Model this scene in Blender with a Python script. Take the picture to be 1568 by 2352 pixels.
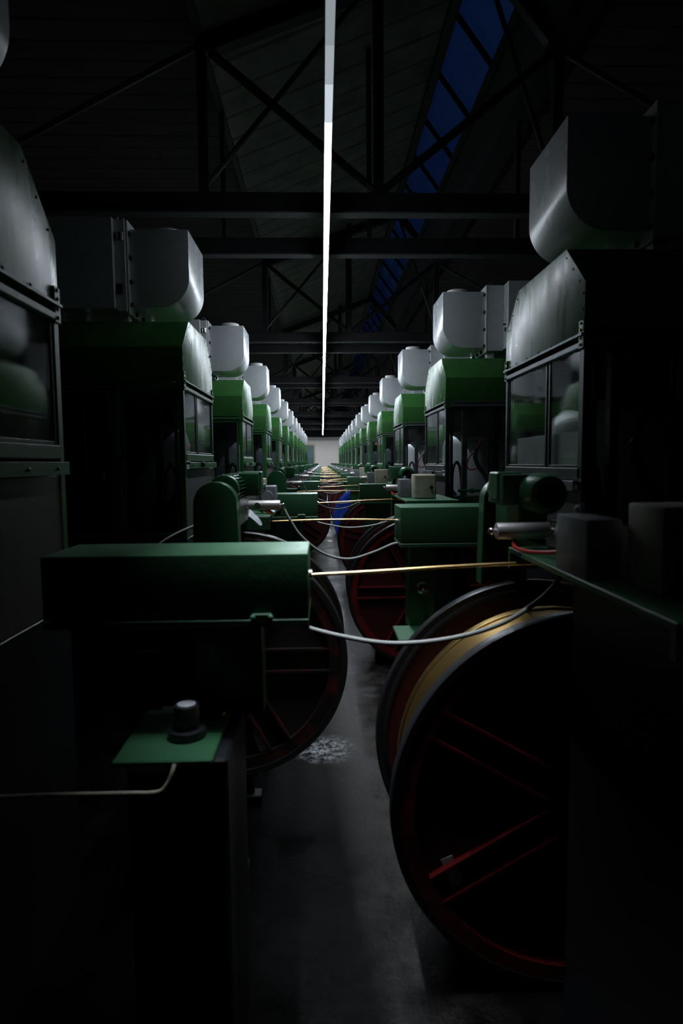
import bpy, bmesh, math, random
from mathutils import Vector, Matrix

random.seed(7)
scene = bpy.context.scene
for o in list(bpy.data.objects):
    bpy.data.objects.remove(o, do_unlink=True)
COL = scene.collection

# ------------------------------------------------------------------ camera
EYE = 1.385                       # lens height above the floor
PITCH = 2.563                     # distance between neighbouring machines
cam_data = bpy.data.cameras.new('camera')
cam = bpy.data.objects.new('camera', cam_data)
COL.objects.link(cam)
yaw, tilt, roll = 0.0307, -0.0817, -0.0087
fwd = Vector((math.sin(yaw) * math.cos(tilt), math.cos(yaw) * math.cos(tilt), math.sin(tilt)))
r0 = Vector((math.cos(yaw), -math.sin(yaw), 0))
u0 = r0.cross(fwd)
right = r0 * math.cos(roll) + u0 * math.sin(roll)
up = u0 * math.cos(roll) - r0 * math.sin(roll)
m = Matrix((right, up, -fwd)).transposed().to_4x4()
m.translation = Vector((0, 0, EYE))
cam.matrix_world = m
cam_data.sensor_fit = 'HORIZONTAL'
cam_data.sensor_width = 24.0
cam_data.lens = 1392.6 / 1568 * 24.0
cam_data.clip_start = 0.02
cam_data.clip_end = 200
cam_data.dof.use_dof = True
cam_data.dof.focus_distance = 7.0
cam_data.dof.aperture_fstop = 4.0
scene.camera = cam

# ------------------------------------------------------------------ world, exposure
world = bpy.data.worlds.new('dusk')
scene.world = world
world.use_nodes = True
bg = world.node_tree.nodes['Background']
bg.inputs[0].default_value = (0.006, 0.019, 0.070, 1)
bg.inputs[1].default_value = 0.36
vs = scene.view_settings
vs.view_transform = 'Standard'
vs.look = 'None'
vs.exposure = 0.0
vs.gamma = 1.0
vs.use_curve_mapping = False

# lamp output along the hall: the tubes nearest the camera are almost out
LAMP_FULL = 120.0
LAMP_STEPS = [(2.55, 0.42), (2.8, 0.7), (3.1, 2.5), (3.4, 14.0), (3.7, 32.0), (4.2, 46.0), (4.8, 66.0), (5.6, 92.0), (6.5, 110.0)]
FILL_POWER = 5.2                # W per metre of unseen fill lights added under the near tubes
FILL_SPREAD = 58
LAMP_TINT = (0.82, 0.915, 1.0)

# ------------------------------------------------------------------ materials
def new_mat(name):
    mt = bpy.data.materials.new(name)
    mt.use_nodes = True
    nt = mt.node_tree
    return mt, nt, nt.nodes['Principled BSDF']

def paint(name, col, rough=0.45, metal=0.0, bump=0.0, scale=60.0, stretch=(1, 1, 1), var=0.0,
          var_scale=3.0, dirt=None, coat=0.0, spec=0.5, rvar=0.0, detail=3):
    mt, nt, b = new_mat(name)
    b.inputs['Base Color'].default_value = (*col, 1)
    b.inputs['Roughness'].default_value = rough
    b.inputs['Metallic'].default_value = metal
    b.inputs['Specular IOR Level'].default_value = spec
    b.inputs['Coat Weight'].default_value = coat
    b.inputs['Coat Roughness'].default_value = 0.15
    tc = nt.nodes.new('ShaderNodeTexCoord')
    mp = nt.nodes.new('ShaderNodeMapping')
    mp.inputs['Scale'].default_value = stretch
    nt.links.new(tc.outputs['Object'], mp.inputs[0])
    if bump:
        n = nt.nodes.new('ShaderNodeTexNoise')
        n.inputs['Scale'].default_value = scale
        n.inputs['Detail'].default_value = detail
        nt.links.new(mp.outputs[0], n.inputs['Vector'])
        bp = nt.nodes.new('ShaderNodeBump')
        bp.inputs['Strength'].default_value = bump
        bp.inputs['Distance'].default_value = 0.01
        nt.links.new(n.outputs['Fac'], bp.inputs['Height'])
        nt.links.new(bp.outputs[0], b.inputs['Normal'])
    if var or rvar:
        n2 = nt.nodes.new('ShaderNodeTexNoise')
        n2.inputs['Scale'].default_value = var_scale
        n2.inputs['Detail'].default_value = 5
        n2.inputs['Roughness'].default_value = 0.65
        nt.links.new(mp.outputs[0], n2.inputs['Vector'])
        if var:
            mx = nt.nodes.new('ShaderNodeMix')
            mx.data_type = 'RGBA'
            d = dirt or tuple(c * (1 - var) for c in col)
            mx.inputs[6].default_value = (*col, 1)
            mx.inputs[7].default_value = (*d, 1)
            rp = nt.nodes.new('ShaderNodeMapRange')
            rp.inputs[1].default_value = 0.42
            rp.inputs[2].default_value = 0.72
            nt.links.new(n2.outputs['Fac'], rp.inputs[0])
            nt.links.new(rp.outputs[0], mx.inputs[0])
            nt.links.new(mx.outputs[2], b.inputs['Base Color'])
        if rvar:
            rr = nt.nodes.new('ShaderNodeMapRange')
            rr.inputs[1].default_value = 0.3
            rr.inputs[2].default_value = 0.7
            rr.inputs[3].default_value = max(0.03, rough - rvar)
            rr.inputs[4].default_value = rough + rvar
            nt.links.new(n2.outputs['Fac'], rr.inputs[0])
            nt.links.new(rr.outputs[0], b.inputs['Roughness'])
    return mt

M = {}
M['hood_green'] = paint('hood_green', (0.034, 0.128, 0.028), 0.31, bump=0.03, scale=1.2, stretch=(5.0, 5.0, 0.9), detail=1.0,
                        var=0.3, var_scale=2.5, rvar=0.10, spec=0.27)
M['frame_green'] = paint('frame_green', (0.024, 0.105, 0.030), 0.38, bump=0.05, scale=40)
M['drive_green'] = paint('drive_green', (0.024, 0.098, 0.040), 0.34, bump=0.06, scale=45, rvar=0.06, var_scale=8)
M['beam_green'] = paint('beam_green', (0.030, 0.108, 0.048), 0.42, bump=0.05, scale=60, rvar=0.07, var_scale=6)
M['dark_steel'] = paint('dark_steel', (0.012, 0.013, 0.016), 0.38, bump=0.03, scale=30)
M['rail_steel'] = paint('rail_steel', (0.20, 0.21, 0.24), 0.4, metal=0.8, bump=0.03)
M['duct_white'] = paint('duct_white', (0.60, 0.63, 0.66), 0.27, bump=0.02, scale=120, var=0.05, var_scale=2, rvar=0.06)
M['collar_white'] = paint('collar_white', (0.66, 0.67, 0.68), 0.4)
M['black_rubber'] = paint('black_rubber', (0.012, 0.012, 0.013), 0.45)
M['black_matt'] = paint('black_matt', (0.006, 0.006, 0.007), 0.7)
M['chrome'] = paint('chrome', (0.62, 0.62, 0.64), 0.2, metal=1.0)
M['bolt'] = paint('bolt', (0.35, 0.36, 0.34), 0.35, metal=0.8)
M['roller'] = paint('roller', (0.48, 0.45, 0.45), 0.42, metal=0.55, bump=0.03, scale=90)
M['cast_grey'] = paint('cast_grey', (0.22, 0.23, 0.26), 0.45, metal=0.3, bump=0.1, scale=60, var=0.35, var_scale=14)
M['box_beige'] = paint('box_beige', (0.47, 0.43, 0.34), 0.5, var=0.3, var_scale=9, dirt=(0.25, 0.22, 0.17), bump=0.02)
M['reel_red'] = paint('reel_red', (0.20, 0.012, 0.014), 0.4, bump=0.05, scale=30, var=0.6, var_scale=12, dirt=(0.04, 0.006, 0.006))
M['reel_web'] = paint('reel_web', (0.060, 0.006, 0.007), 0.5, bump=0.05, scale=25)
M['reel_scuffed'] = paint('reel_scuffed', (0.006, 0.005, 0.005), 0.5, var=1.0, var_scale=13, dirt=(0.10, 0.010, 0.006))
M['reel_blue'] = paint('reel_blue', (0.014, 0.055, 0.44), 0.42, bump=0.05, scale=25)
M['reel_tyre'] = paint('reel_tyre', (0.030, 0.030, 0.034), 0.35, metal=0.5, bump=0.04, scale=30)
M['reel_inner'] = paint('reel_inner', (0.05, 0.036, 0.022), 0.6, bump=0.05, scale=20)
M['brass'] = paint('brass', (0.56, 0.36, 0.12), 0.3, metal=1.0)
M['wire'] = paint('wire', (0.78, 0.52, 0.24), 0.36, metal=0.9)
M['cable_grey'] = paint('cable_grey', (0.34, 0.34, 0.32), 0.5)
M['hose_red'] = paint('hose_red', (0.42, 0.02, 0.015), 0.35)
M['paper'] = paint('paper', (0.66, 0.67, 0.72), 0.8, var=0.3, var_scale=25, dirt=(0.35, 0.35, 0.4))
M['sticker_red'] = paint('sticker_red', (0.55, 0.16, 0.14), 0.6)
M['white_brick'] = None
M['drum_metal'] = paint('drum_metal', (0.78, 0.78, 0.81), 0.36, metal=0.25, bump=0.04, scale=20)
M['plate_metal'] = paint('plate_metal', (0.80, 0.79, 0.80), 0.30, metal=0.1, bump=0.05, scale=12)
M['panel_grey'] = paint('panel_grey', (0.050, 0.048, 0.046), 0.5, bump=0.03)
M['truss'] = paint('truss', (0.011, 0.0115, 0.014), 0.55, bump=0.05, scale=20)
M['truss_edge'] = paint('truss_edge', (0.045, 0.045, 0.05), 0.5)
M['wall_dark'] = paint('wall_dark', (0.010, 0.010, 0.012), 0.9)
M['lamp_body'] = paint('lamp_body', (0.10, 0.10, 0.11), 0.5)
M['door_frame'] = paint('door_frame', (0.60, 0.50, 0.40), 0.6)
M['door_teal'] = paint('door_teal', (0.06, 0.15, 0.13), 0.4)
M['lintel'] = paint('lintel', (0.50, 0.46, 0.42), 0.8, bump=0.1, scale=8, var=0.25, var_scale=2)

def brass_winding():
    mt, nt, b = new_mat('brass_winding')
    b.inputs['Base Color'].default_value = (0.60, 0.40, 0.15, 1)
    b.inputs['Metallic'].default_value = 1.0
    b.inputs['Roughness'].default_value = 0.33
    tc = nt.nodes.new('ShaderNodeTexCoord')
    w = nt.nodes.new('ShaderNodeTexWave')
    w.bands_direction = 'Y'
    w.inputs['Scale'].default_value = 70
    w.inputs['Distortion'].default_value = 0.3
    bp = nt.nodes.new('ShaderNodeBump')
    bp.inputs['Strength'].default_value = 0.35
    bp.inputs['Distance'].default_value = 0.002
    nt.links.new(tc.outputs['Object'], w.inputs[0])
    nt.links.new(w.outputs['Fac'], bp.inputs['Height'])
    nt.links.new(bp.outputs[0], b.inputs['Normal'])
    return mt
M['winding'] = brass_winding()

def white_brick():
    mt, nt, b = new_mat('white_brick')
    b.inputs['Roughness'].default_value = 0.7
    tc = nt.nodes.new('ShaderNodeTexCoord')
    mp = nt.nodes.new('ShaderNodeMapping')
    mp.inputs['Rotation'].default_value = (math.radians(90), 0, 0)
    br = nt.nodes.new('ShaderNodeTexBrick')
    br.inputs['Scale'].default_value = 4.0
    br.inputs['Color1'].default_value = (0.86, 0.80, 0.75, 1)
    br.inputs['Color2'].default_value = (0.82, 0.76, 0.71, 1)
    br.inputs['Mortar'].default_value = (0.70, 0.65, 0.60, 1)
    br.inputs['Mortar Size'].default_value = 0.012
    nt.links.new(tc.outputs['Object'], mp.inputs[0])
    nt.links.new(mp.outputs[0], br.inputs['Vector'])
    nt.links.new(br.outputs['Color'], b.inputs['Base Color'])
    bp = nt.nodes.new('ShaderNodeBump')
    bp.inputs['Strength'].default_value = 0.4
    nt.links.new(br.outputs['Fac'], bp.inputs['Height'])
    bp.invert = True
    nt.links.new(bp.outputs[0], b.inputs['Normal'])
    return mt
M['white_brick'] = white_brick()

def boards(name, col, axis, scale, gap=0.4):
    mt, nt, b = new_mat(name)
    b.inputs['Roughness'].default_value = 0.75
    tc = nt.nodes.new('ShaderNodeTexCoord')
    w = nt.nodes.new('ShaderNodeTexWave')
    w.bands_direction = axis
    w.wave_profile = 'SAW'
    w.inputs['Scale'].default_value = scale
    n = nt.nodes.new('ShaderNodeTexNoise')
    n.inputs['Scale'].default_value = 4
    n.inputs['Detail'].default_value = 6
    nt.links.new(tc.outputs['Object'], w.inputs[0])
    nt.links.new(tc.outputs['Object'], n.inputs['Vector'])
    mr = nt.nodes.new('ShaderNodeMapRange')
    mr.inputs[1].default_value = 0.0
    mr.inputs[2].default_value = 0.12
    nt.links.new(w.outputs['Fac'], mr.inputs[0])
    mx = nt.nodes.new('ShaderNodeMix')
    mx.data_type = 'RGBA'
    mx.inputs[6].default_value = (*[c * gap for c in col], 1)
    mx.inputs[7].default_value = (*col, 1)
    nt.links.new(mr.outputs[0], mx.inputs[0])
    m2 = nt.nodes.new('ShaderNodeMix')
    m2.data_type = 'RGBA'
    m2.blend_type = 'MULTIPLY'
    m2.inputs[0].default_value = 0.8
    nt.links.new(mx.outputs[2], m2.inputs[6])
    nt.links.new(n.outputs['Fac'], m2.inputs[7])
    nt.links.new(m2.outputs[2], b.inputs['Base Color'])
    bp = nt.nodes.new('ShaderNodeBump')
    bp.inputs['Strength'].default_value = 0.5
    bp.inputs['Distance'].default_value = 0.02
    nt.links.new(mr.outputs[0], bp.inputs['Height'])
    nt.links.new(bp.outputs[0], b.inputs['Normal'])
    return mt
M['roof_sheet'] = boards('roof_sheet', (0.40, 0.38, 0.36), 'Y', 0.9)
M['roof_board'] = boards('roof_board', (0.050, 0.041, 0.034), 'Y', 1.5)

def concrete():
    mt, nt, b = new_mat('concrete_floor')
    tc = nt.nodes.new('ShaderNodeTexCoord')
    def noise(sc, det, ro):
        n = nt.nodes.new('ShaderNodeTexNoise')
        n.inputs['Scale'].default_value = sc
        n.inputs['Detail'].default_value = det
        n.inputs['Roughness'].default_value = ro
        nt.links.new(tc.outputs['Object'], n.inputs['Vector'])
        return n
    def math_(op, a, bb, c=None):
        n = nt.nodes.new('ShaderNodeMath')
        n.operation = op
        for i, q in enumerate((a, bb, c)):
            if q is None:
                continue
            if isinstance(q, (int, float)):
                n.inputs[i].default_value = q
            else:
                nt.links.new(q, n.inputs[i])
        return n.outputs[0]
    def rng(src, a0, a1, b0, b1):
        n = nt.nodes.new('ShaderNodeMapRange')
        for i, q in enumerate((a0, a1, b0, b1)):
            n.inputs[1 + i].default_value = q
        nt.links.new(src, n.inputs[0])
        return n.outputs[0]
    n1, n2, n3 = noise(2.2, 9, 0.7), noise(24, 7, 0.65), noise(0.9, 5, 0.6)
    cr = nt.nodes.new('ShaderNodeValToRGB')
    e = cr.color_ramp.elements
    b.inputs['Specular IOR Level'].default_value = 0.5
    e[0].position, e[0].color = 0.42, (0.006, 0.005, 0.004, 1)
    e[1].position, e[1].color = 0.64, (0.062, 0.058, 0.060, 1)
    mid = e.new(0.52)
    mid.color = (0.020, 0.016, 0.013, 1)
    nt.links.new(n1.outputs['Fac'], cr.inputs[0])
    sep = nt.nodes.new('ShaderNodeSeparateXYZ')
    nt.links.new(tc.outputs['Object'], sep.inputs[0])
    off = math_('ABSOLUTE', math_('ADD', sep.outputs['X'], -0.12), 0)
    floor_shade = rng(math_('ADD', off, math_('MULTIPLY', n3.outputs['Fac'], -0.30)), 0.02, 0.22, 1.0, 0.10)  # shade beside the aisle strip painted into the floor colour
    # a painted wedge of shade spreads from the near left reel over the aisle
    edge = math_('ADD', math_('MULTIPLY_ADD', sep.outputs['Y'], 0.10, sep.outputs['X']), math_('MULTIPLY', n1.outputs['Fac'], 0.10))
    floor_shade = math_('MULTIPLY', floor_shade, rng(edge, 0.31, 0.50, 0.06, 1.0))
    m2 = nt.nodes.new('ShaderNodeMix')
    m2.data_type = 'RGBA'
    m2.blend_type = 'MULTIPLY'
    m2.inputs[0].default_value = 0.75
    nt.links.new(cr.outputs[0], m2.inputs[6])
    nt.links.new(n2.outputs['Fac'], m2.inputs[7])
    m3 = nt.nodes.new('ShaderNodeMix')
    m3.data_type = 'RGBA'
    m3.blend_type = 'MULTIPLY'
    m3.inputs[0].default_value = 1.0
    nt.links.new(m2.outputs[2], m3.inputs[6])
    nt.links.new(floor_shade, m3.inputs[7])
    # a crusty white spill by the nearest reels
    vd = nt.nodes.new('ShaderNodeVectorMath')
    vd.operation = 'DISTANCE'
    vd.inputs[1].default_value = (-0.005, 2.84, 0.0)
    nt.links.new(tc.outputs['Object'], vd.inputs[0])
    near = rng(vd.outputs['Value'], 0.02, 0.17, 1.0, 0.0)
    n4 = noise(30, 8, 0.75)
    crust = math_('MULTIPLY', near, rng(n4.outputs['Fac'], 0.46, 0.66, 0.0, 1.0))
    m4 = nt.nodes.new('ShaderNodeMix')
    m4.data_type = 'RGBA'
    m4.inputs[7].default_value = (0.42, 0.43, 0.46, 1)
    nt.links.new(crust, m4.inputs[0])
    nt.links.new(m3.outputs[2], m4.inputs[6])
    nt.links.new(m4.outputs[2], b.inputs['Base Color'])
    nt.links.new(rng(n1.outputs['Fac'], 0.38, 0.62, 0.30, 0.75), b.inputs['Roughness'])
    nt.links.new(math_('MULTIPLY', rng(floor_shade, 0.0, 1.0, 0.05, 0.42), rng(n1.outputs['Fac'], 0.40, 0.62, 0.35, 1.0)), b.inputs['Specular IOR Level'])  # sheen also cut inside the painted shade
    bp = nt.nodes.new('ShaderNodeBump')
    bp.inputs['Strength'].default_value = 0.45
    bp.inputs['Distance'].default_value = 0.012
    nt.links.new(math_('ADD', n2.outputs['Fac'], n1.outputs['Fac']), bp.inputs['Height'])
    nt.links.new(bp.outputs[0], b.inputs['Normal'])
    return mt
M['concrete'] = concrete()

def glass(name, tint, dust, refl_rough=0.05):
    """thin pane: see-through, mirror-like at a slant, with a little dust"""
    mt = bpy.data.materials.new(name)
    mt.use_nodes = True
    nt = mt.node_tree
    nt.nodes.clear()
    out = nt.nodes.new('ShaderNodeOutputMaterial')
    tr = nt.nodes.new('ShaderNodeBsdfTransparent')
    tr.inputs[0].default_value = (*tint, 1)
    gl = nt.nodes.new('ShaderNodeBsdfGlossy')
    gl.inputs['Roughness'].default_value = refl_rough
    df = nt.nodes.new('ShaderNodeBsdfDiffuse')
    df.inputs[0].default_value = (0.5, 0.5, 0.52, 1)
    lw = nt.nodes.new('ShaderNodeLayerWeight')
    lw.inputs['Blend'].default_value = 0.5
    pw = nt.nodes.new('ShaderNodeMath')
    pw.operation = 'POWER'
    pw.inputs[1].default_value = 5.0
    nt.links.new(lw.outputs['Facing'], pw.inputs[0])
    fr = nt.nodes.new('ShaderNodeMath')                  # Schlick reflectance of glass
    fr.operation = 'MULTIPLY_ADD'
    fr.inputs[1].default_value = 0.95
    fr.inputs[2].default_value = 0.04
    nt.links.new(pw.outputs[0], fr.inputs[0])
    n = nt.nodes.new('ShaderNodeTexNoise')
    n.inputs['Scale'].default_value = 5
    n.inputs['Detail'].default_value = 8
    n.inputs['Roughness'].default_value = 0.75
    tc = nt.nodes.new('ShaderNodeTexCoord')
    nt.links.new(tc.outputs['Object'], n.inputs['Vector'])
    mr = nt.nodes.new('ShaderNodeMapRange')
    mr.inputs[1].default_value = 0.42
    mr.inputs[2].default_value = 0.8
    mr.inputs[3].default_value = dust * 0.3
    mr.inputs[4].default_value = dust * 2.5
    nt.links.new(n.outputs['Fac'], mr.inputs[0])
    m1 = nt.nodes.new('ShaderNodeMixShader')
    m2 = nt.nodes.new('ShaderNodeMixShader')
    nt.links.new(mr.outputs[0], m1.inputs[0])
    nt.links.new(tr.outputs[0], m1.inputs[1])
    nt.links.new(df.outputs[0], m1.inputs[2])
    nt.links.new(fr.outputs[0], m2.inputs[0])
    nt.links.new(m1.outputs[0], m2.inputs[1])
    nt.links.new(gl.outputs[0], m2.inputs[2])
    nt.links.new(m2.outputs[0], out.inputs[0])
    return mt
M['pane'] = glass('pane', (0.94, 0.96, 0.96), 0.04)
M['pane_smoked'] = glass('pane_smoked', (0.30, 0.32, 0.34), 0.02)
M['roof_glass'] = glass('roof_glass', (0.85, 0.9, 1.0), 0.01)

def emitter(name, strength):
    mt = bpy.data.materials.new(name)
    mt.use_nodes = True
    nt = mt.node_tree
    nt.nodes.clear()
    out = nt.nodes.new('ShaderNodeOutputMaterial')
    em = nt.nodes.new('ShaderNodeEmission')
    em.inputs[0].default_value = (*LAMP_TINT, 1)
    em.inputs[1].default_value = strength
    nt.links.new(em.outputs[0], out.inputs[0])
    return mt

# ------------------------------------------------------------------ mesh builder
class MB:
    def __init__(self, ref=(0, 0, 0), s=(1, 1)):
        self.bm = bmesh.new()
        self.ref = Vector(ref)
        self.s = s

    def _merge(self, b2):
        me = bpy.data.meshes.new('tmp')
        b2.to_mesh(me)
        b2.free()
        self.bm.from_mesh(me)
        bpy.data.meshes.remove(me)

    def box(self, x0, x1, y0, y1, z0, z1, bev=0.0, seg=1):
        b = bmesh.new()
        bmesh.ops.create_cube(b, size=1)
        for v in b.verts:
            v.co = Vector(((x0 + x1) / 2 + v.co.x * abs(x1 - x0), (y0 + y1) / 2 + v.co.y * abs(y1 - y0),
                           (z0 + z1) / 2 + v.co.z * abs(z1 - z0)))
        if bev:
            bmesh.ops.bevel(b, geom=b.edges[:], offset=bev, segments=seg, affect='EDGES', profile=0.6)
        self._merge(b)
        return self

    def prism(self, poly, axis, a, c, bev=0.0):
        """poly: 2-D outline; axis: 'x','y','z' = extrusion direction"""
        b = bmesh.new()
        def p3(p, t):
            return {'x': (t, p[0], p[1]), 'y': (p[0], t, p[1]), 'z': (p[0], p[1], t)}[axis]
        v0 = [b.verts.new(p3(p, a)) for p in poly]
        v1 = [b.verts.new(p3(p, c)) for p in poly]
        b.faces.new(v0)
        b.faces.new(v1[::-1])
        n = len(poly)
        for i in range(n):
            b.faces.new((v0[i], v0[(i + 1) % n], v1[(i + 1) % n], v1[i]))
        bmesh.ops.recalc_face_normals(b, faces=b.faces[:])
        if bev:
            ed = [e for e in b.edges if len(e.link_faces) == 2 and e.calc_face_angle(0) > 0.5]
            bmesh.ops.bevel(b, geom=ed, offset=bev, segments=2, affect='EDGES', profile=0.6)
        self._merge(b)
        return self

    def cyl(self, p0, p1, r, seg=20, r2=None, bev=0.0):
        p0, p1 = Vector(p0), Vector(p1)
        d = p1 - p0
        b = bmesh.new()
        bmesh.ops.create_cone(b, cap_ends=True, segments=seg, radius1=r, radius2=r if r2 is None else r2, depth=d.length)
        if bev:
            ed = [e for e in b.edges if any(len(f.verts) > 4 for f in e.link_faces)]
            bmesh.ops.bevel(b, geom=ed, offset=bev, segments=2, affect='EDGES', profile=0.6)
        q = Vector((0, 0, 1)).rotation_difference(d.normalized()).to_matrix().to_4x4()
        q.translation = (p0 + p1) / 2
        bmesh.ops.transform(b, matrix=q, verts=b.verts[:])
        self._merge(b)
        return self

    def ball(self, c, r, sc=(1, 1, 1), sub=2):
        b = bmesh.new()
        bmesh.ops.create_icosphere(b, subdivisions=sub, radius=r)
        for v in b.verts:
            v.co = Vector((c[0] + v.co.x * sc[0], c[1] + v.co.y * sc[1], c[2] + v.co.z * sc[2]))
        self._merge(b)
        return self

    def lathe(self, prof, c, axis='y', seg=48, closed=True):
        """prof: (radius, along-axis) outline revolved about the axis through c"""
        b = bmesh.new()
        rings = []
        for i in range(seg):
            t = 2 * math.pi * i / seg
            ring = []
            for r, a in prof:
                u, w = r * math.cos(t), r * math.sin(t)
                co = {'y': (u, a, w), 'z': (u, w, a), 'x': (a, u, w)}[axis]
                ring.append(b.verts.new((c[0] + co[0], c[1] + co[1], c[2] + co[2])))
            rings.append(ring)
        n = len(prof)
        for i in range(seg):
            A, B = rings[i], rings[(i + 1) % seg]
            for j in range(n if closed else n - 1):
                k = (j + 1) % n
                b.faces.new((A[j], A[k], B[k], B[j]))
        bmesh.ops.remove_doubles(b, verts=b.verts[:], dist=1e-6)
        bmesh.ops.recalc_face_normals(b, faces=b.faces[:])
        self._merge(b)
        return self

    def tube(self, pts, r, seg=8, cyclic=False):
        pts = [Vector(p) for p in pts]
        n = len(pts)
        b = bmesh.new()
        rings = []
        nrm = None
        for i, p in enumerate(pts):
            a = pts[(i - 1) % n] if (cyclic or i > 0) else p
            c = pts[(i + 1) % n] if (cyclic or i < n - 1) else p
            t = (c - a).normalized()
            if nrm is None:
                nrm = t.orthogonal().normalized()
            nrm = (nrm - t * nrm.dot(t)).normalized()
            bi = t.cross(nrm)
            rings.append([b.verts.new(p + (nrm * math.cos(2 * math.pi * j / seg) + bi * math.sin(2 * math.pi * j / seg)) * r)
                          for j in range(seg)])
        for i in range(n if cyclic else n - 1):
            A, B = rings[i], rings[(i + 1) % n]
            for j in range(seg):
                b.faces.new((A[j], A[(j + 1) % seg], B[(j + 1) % seg], B[j]))
        if not cyclic:
            b.faces.new(rings[0][::-1])
            b.faces.new(rings[-1])
        bmesh.ops.recalc_face_normals(b, faces=b.faces[:])
        self._merge(b)
        return self

    def build(self, name, mat, parent=None, angle=35):
        bm = self.bm
        for v in bm.verts:
            v.co = Vector(((v.co.x - self.ref.x) * self.s[0], (v.co.y - self.ref.y) * self.s[1], v.co.z - self.ref.z))
        if self.s[0] * self.s[1] < 0:
            bmesh.ops.reverse_faces(bm, faces=bm.faces[:])
        me = bpy.data.meshes.new(name)
        bm.to_mesh(me)
        bm.free()
        for p in me.polygons:
            p.use_smooth = True
        me.set_sharp_from_angle(angle=math.radians(angle))
        me.materials.append(M[mat] if isinstance(mat, str) else mat)
        ob = bpy.data.objects.new(name, me)
        COL.objects.link(ob)
        if parent is not None:
            ob.parent = parent
        return ob

def smooth_path(pts, n=8):
    """Catmull-Rom through the points"""
    P = [Vector(p) for p in pts]
    P = [P[0] * 2 - P[1]] + P + [P[-1] * 2 - P[-2]]
    out = []
    for i in range(1, len(P) - 2):
        a, b, c, d = P[i - 1], P[i], P[i + 1], P[i + 2]
        for j in range(n):
            t = j / n
            out.append(0.5 * ((2 * b) + (c - a) * t + (2 * a - 5 * b + 4 * c - d) * t * t + (3 * b - a - 3 * c + d) * t ** 3))
    out.append(P[-2])
    return out

def tag(o, label, cat, group=None, kind=None):
    if label: o['label'] = label
    if cat: o['category'] = cat
    if group: o['group'] = group
    if kind: o['kind'] = kind
    return o

def thing(name, label, cat, loc=(0, 0, 0), group=None):
    o = bpy.data.objects.new(name, None)
    o.empty_display_size = 0.1
    COL.objects.link(o)
    o.location = loc
    return tag(o, label, cat, group)

def struct(o):
    o['kind'] = 'structure'
    return o

def dup(root, loc, label=None):
    r = root.copy()
    COL.objects.link(r)
    r.location = loc
    if label:
        r['label'] = label
    for ch in list(root.children):
        c = ch.copy()
        COL.objects.link(c)
        c.parent = r
        for g in list(ch.children):
            d = g.copy()
            COL.objects.link(d)
            d.parent = c
    return r

ORD = ['nearest', 'second', 'third', 'fourth', 'fifth', 'sixth', 'seventh', 'eighth', 'ninth', 'tenth',
       'eleventh', 'twelfth', 'thirteenth', 'fourteenth', 'fifteenth', 'sixteenth', 'seventeenth', 'eighteenth', 'nineteenth']
ORD += ['twentieth'] + ['twenty-' + w for w in ['first'] + ORD[1:9]] + ['thirtieth'] + ['thirty-' + w for w in ['first'] + ORD[1:9]] + ['fortieth']
def nth(i, last):
    if i == last:
        return 'farthest'
    return ORD[i]
def from_cam(i, last):
    if i == 0:
        return 'nearest the camera'
    if i == last:
        return 'farthest from the camera'
    return ORD[i] + ' from the camera'

# ------------------------------------------------------------------ the hall
X0, X1, Y0, Y1 = -5.5, 6.0, -3.2, 38.0
ROOF = EYE + 3.0
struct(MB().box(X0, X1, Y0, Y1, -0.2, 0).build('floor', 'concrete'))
struct(MB().box(X0 - 0.2, X0, Y0, Y1, 0, ROOF + 0.9).build('wall_left', 'wall_dark'))
struct(MB().box(X1, X1 + 0.2, Y0, Y1, 0, ROOF + 0.9).build('wall_right', 'wall_dark'))
struct(MB().box(X0 - 0.2, X1 + 0.2, Y0 - 0.2, Y0, 0, ROOF + 0.9).build('wall_front', 'wall_dark'))
struct(MB().box(X0 - 0.2, X1 + 0.2, Y1, Y1 + 0.2, 0, EYE + 1.365).build('wall_back', 'white_brick'))
struct(MB().box(X0, X1, Y1 - 0.03, Y1 + 0.2, EYE + 1.365, EYE + 1.577).build('trim_1', 'lintel'))
struct(MB().box(X0 - 0.2, X1 + 0.2, Y1, Y1 + 0.2, EYE + 1.577, ROOF + 0.9).build('wall_back_upper', 'wall_dark'))
# flat board ceilings either side and one north-light bay above the aisle
VL, VR = -0.823, 1.725
RX, RZ = 1.135, EYE + 3.783
struct(MB().box(X0, VL, Y0, Y1, ROOF, ROOF + 0.1).build('ceiling_left', 'roof_board'))
struct(MB().box(VR, X1, Y0, Y1, ROOF, ROOF + 0.1).build('ceiling_right', 'roof_board'))
struct(MB().prism([(VL, ROOF), (RX, RZ), (RX, RZ + 0.08), (VL, ROOF + 0.09)], 'y', Y0, Y1).build('ceiling', 'roof_sheet'))
GX, GZ = 1.484, EYE + 3.32
struct(MB().prism([(GX, GZ), (VR, ROOF), (VR + 0.08, ROOF), (GX + 0.08, GZ + 0.03)], 'y', Y0, Y1).build('ceiling_upstand', 'wall_dark'))
struct(MB().box(VL - 0.03, VL + 0.02, Y0, Y1, ROOF - 0.03, ROOF + 0.01).build('trim_2', 'truss_edge'))
struct(MB().box(VR - 0.06, VR + 0.10, Y0, Y1, ROOF - 0.10, ROOF).build('trim_3', 'truss'))
struct(MB().box(RX - 0.05, RX + 0.03, Y0, Y1, RZ - 0.09, RZ - 0.01).build('trim_4', 'truss'))
nwin = 0
yy = Y0
BAY = 4.68
bars = [Y0] + [4.56 + BAY * i for i in range(-1, 8)] + [Y1]
gd = Vector((GX - RX, 0, GZ - RZ)).normalized()
gn = Vector((-gd.z, 0, gd.x))
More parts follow.
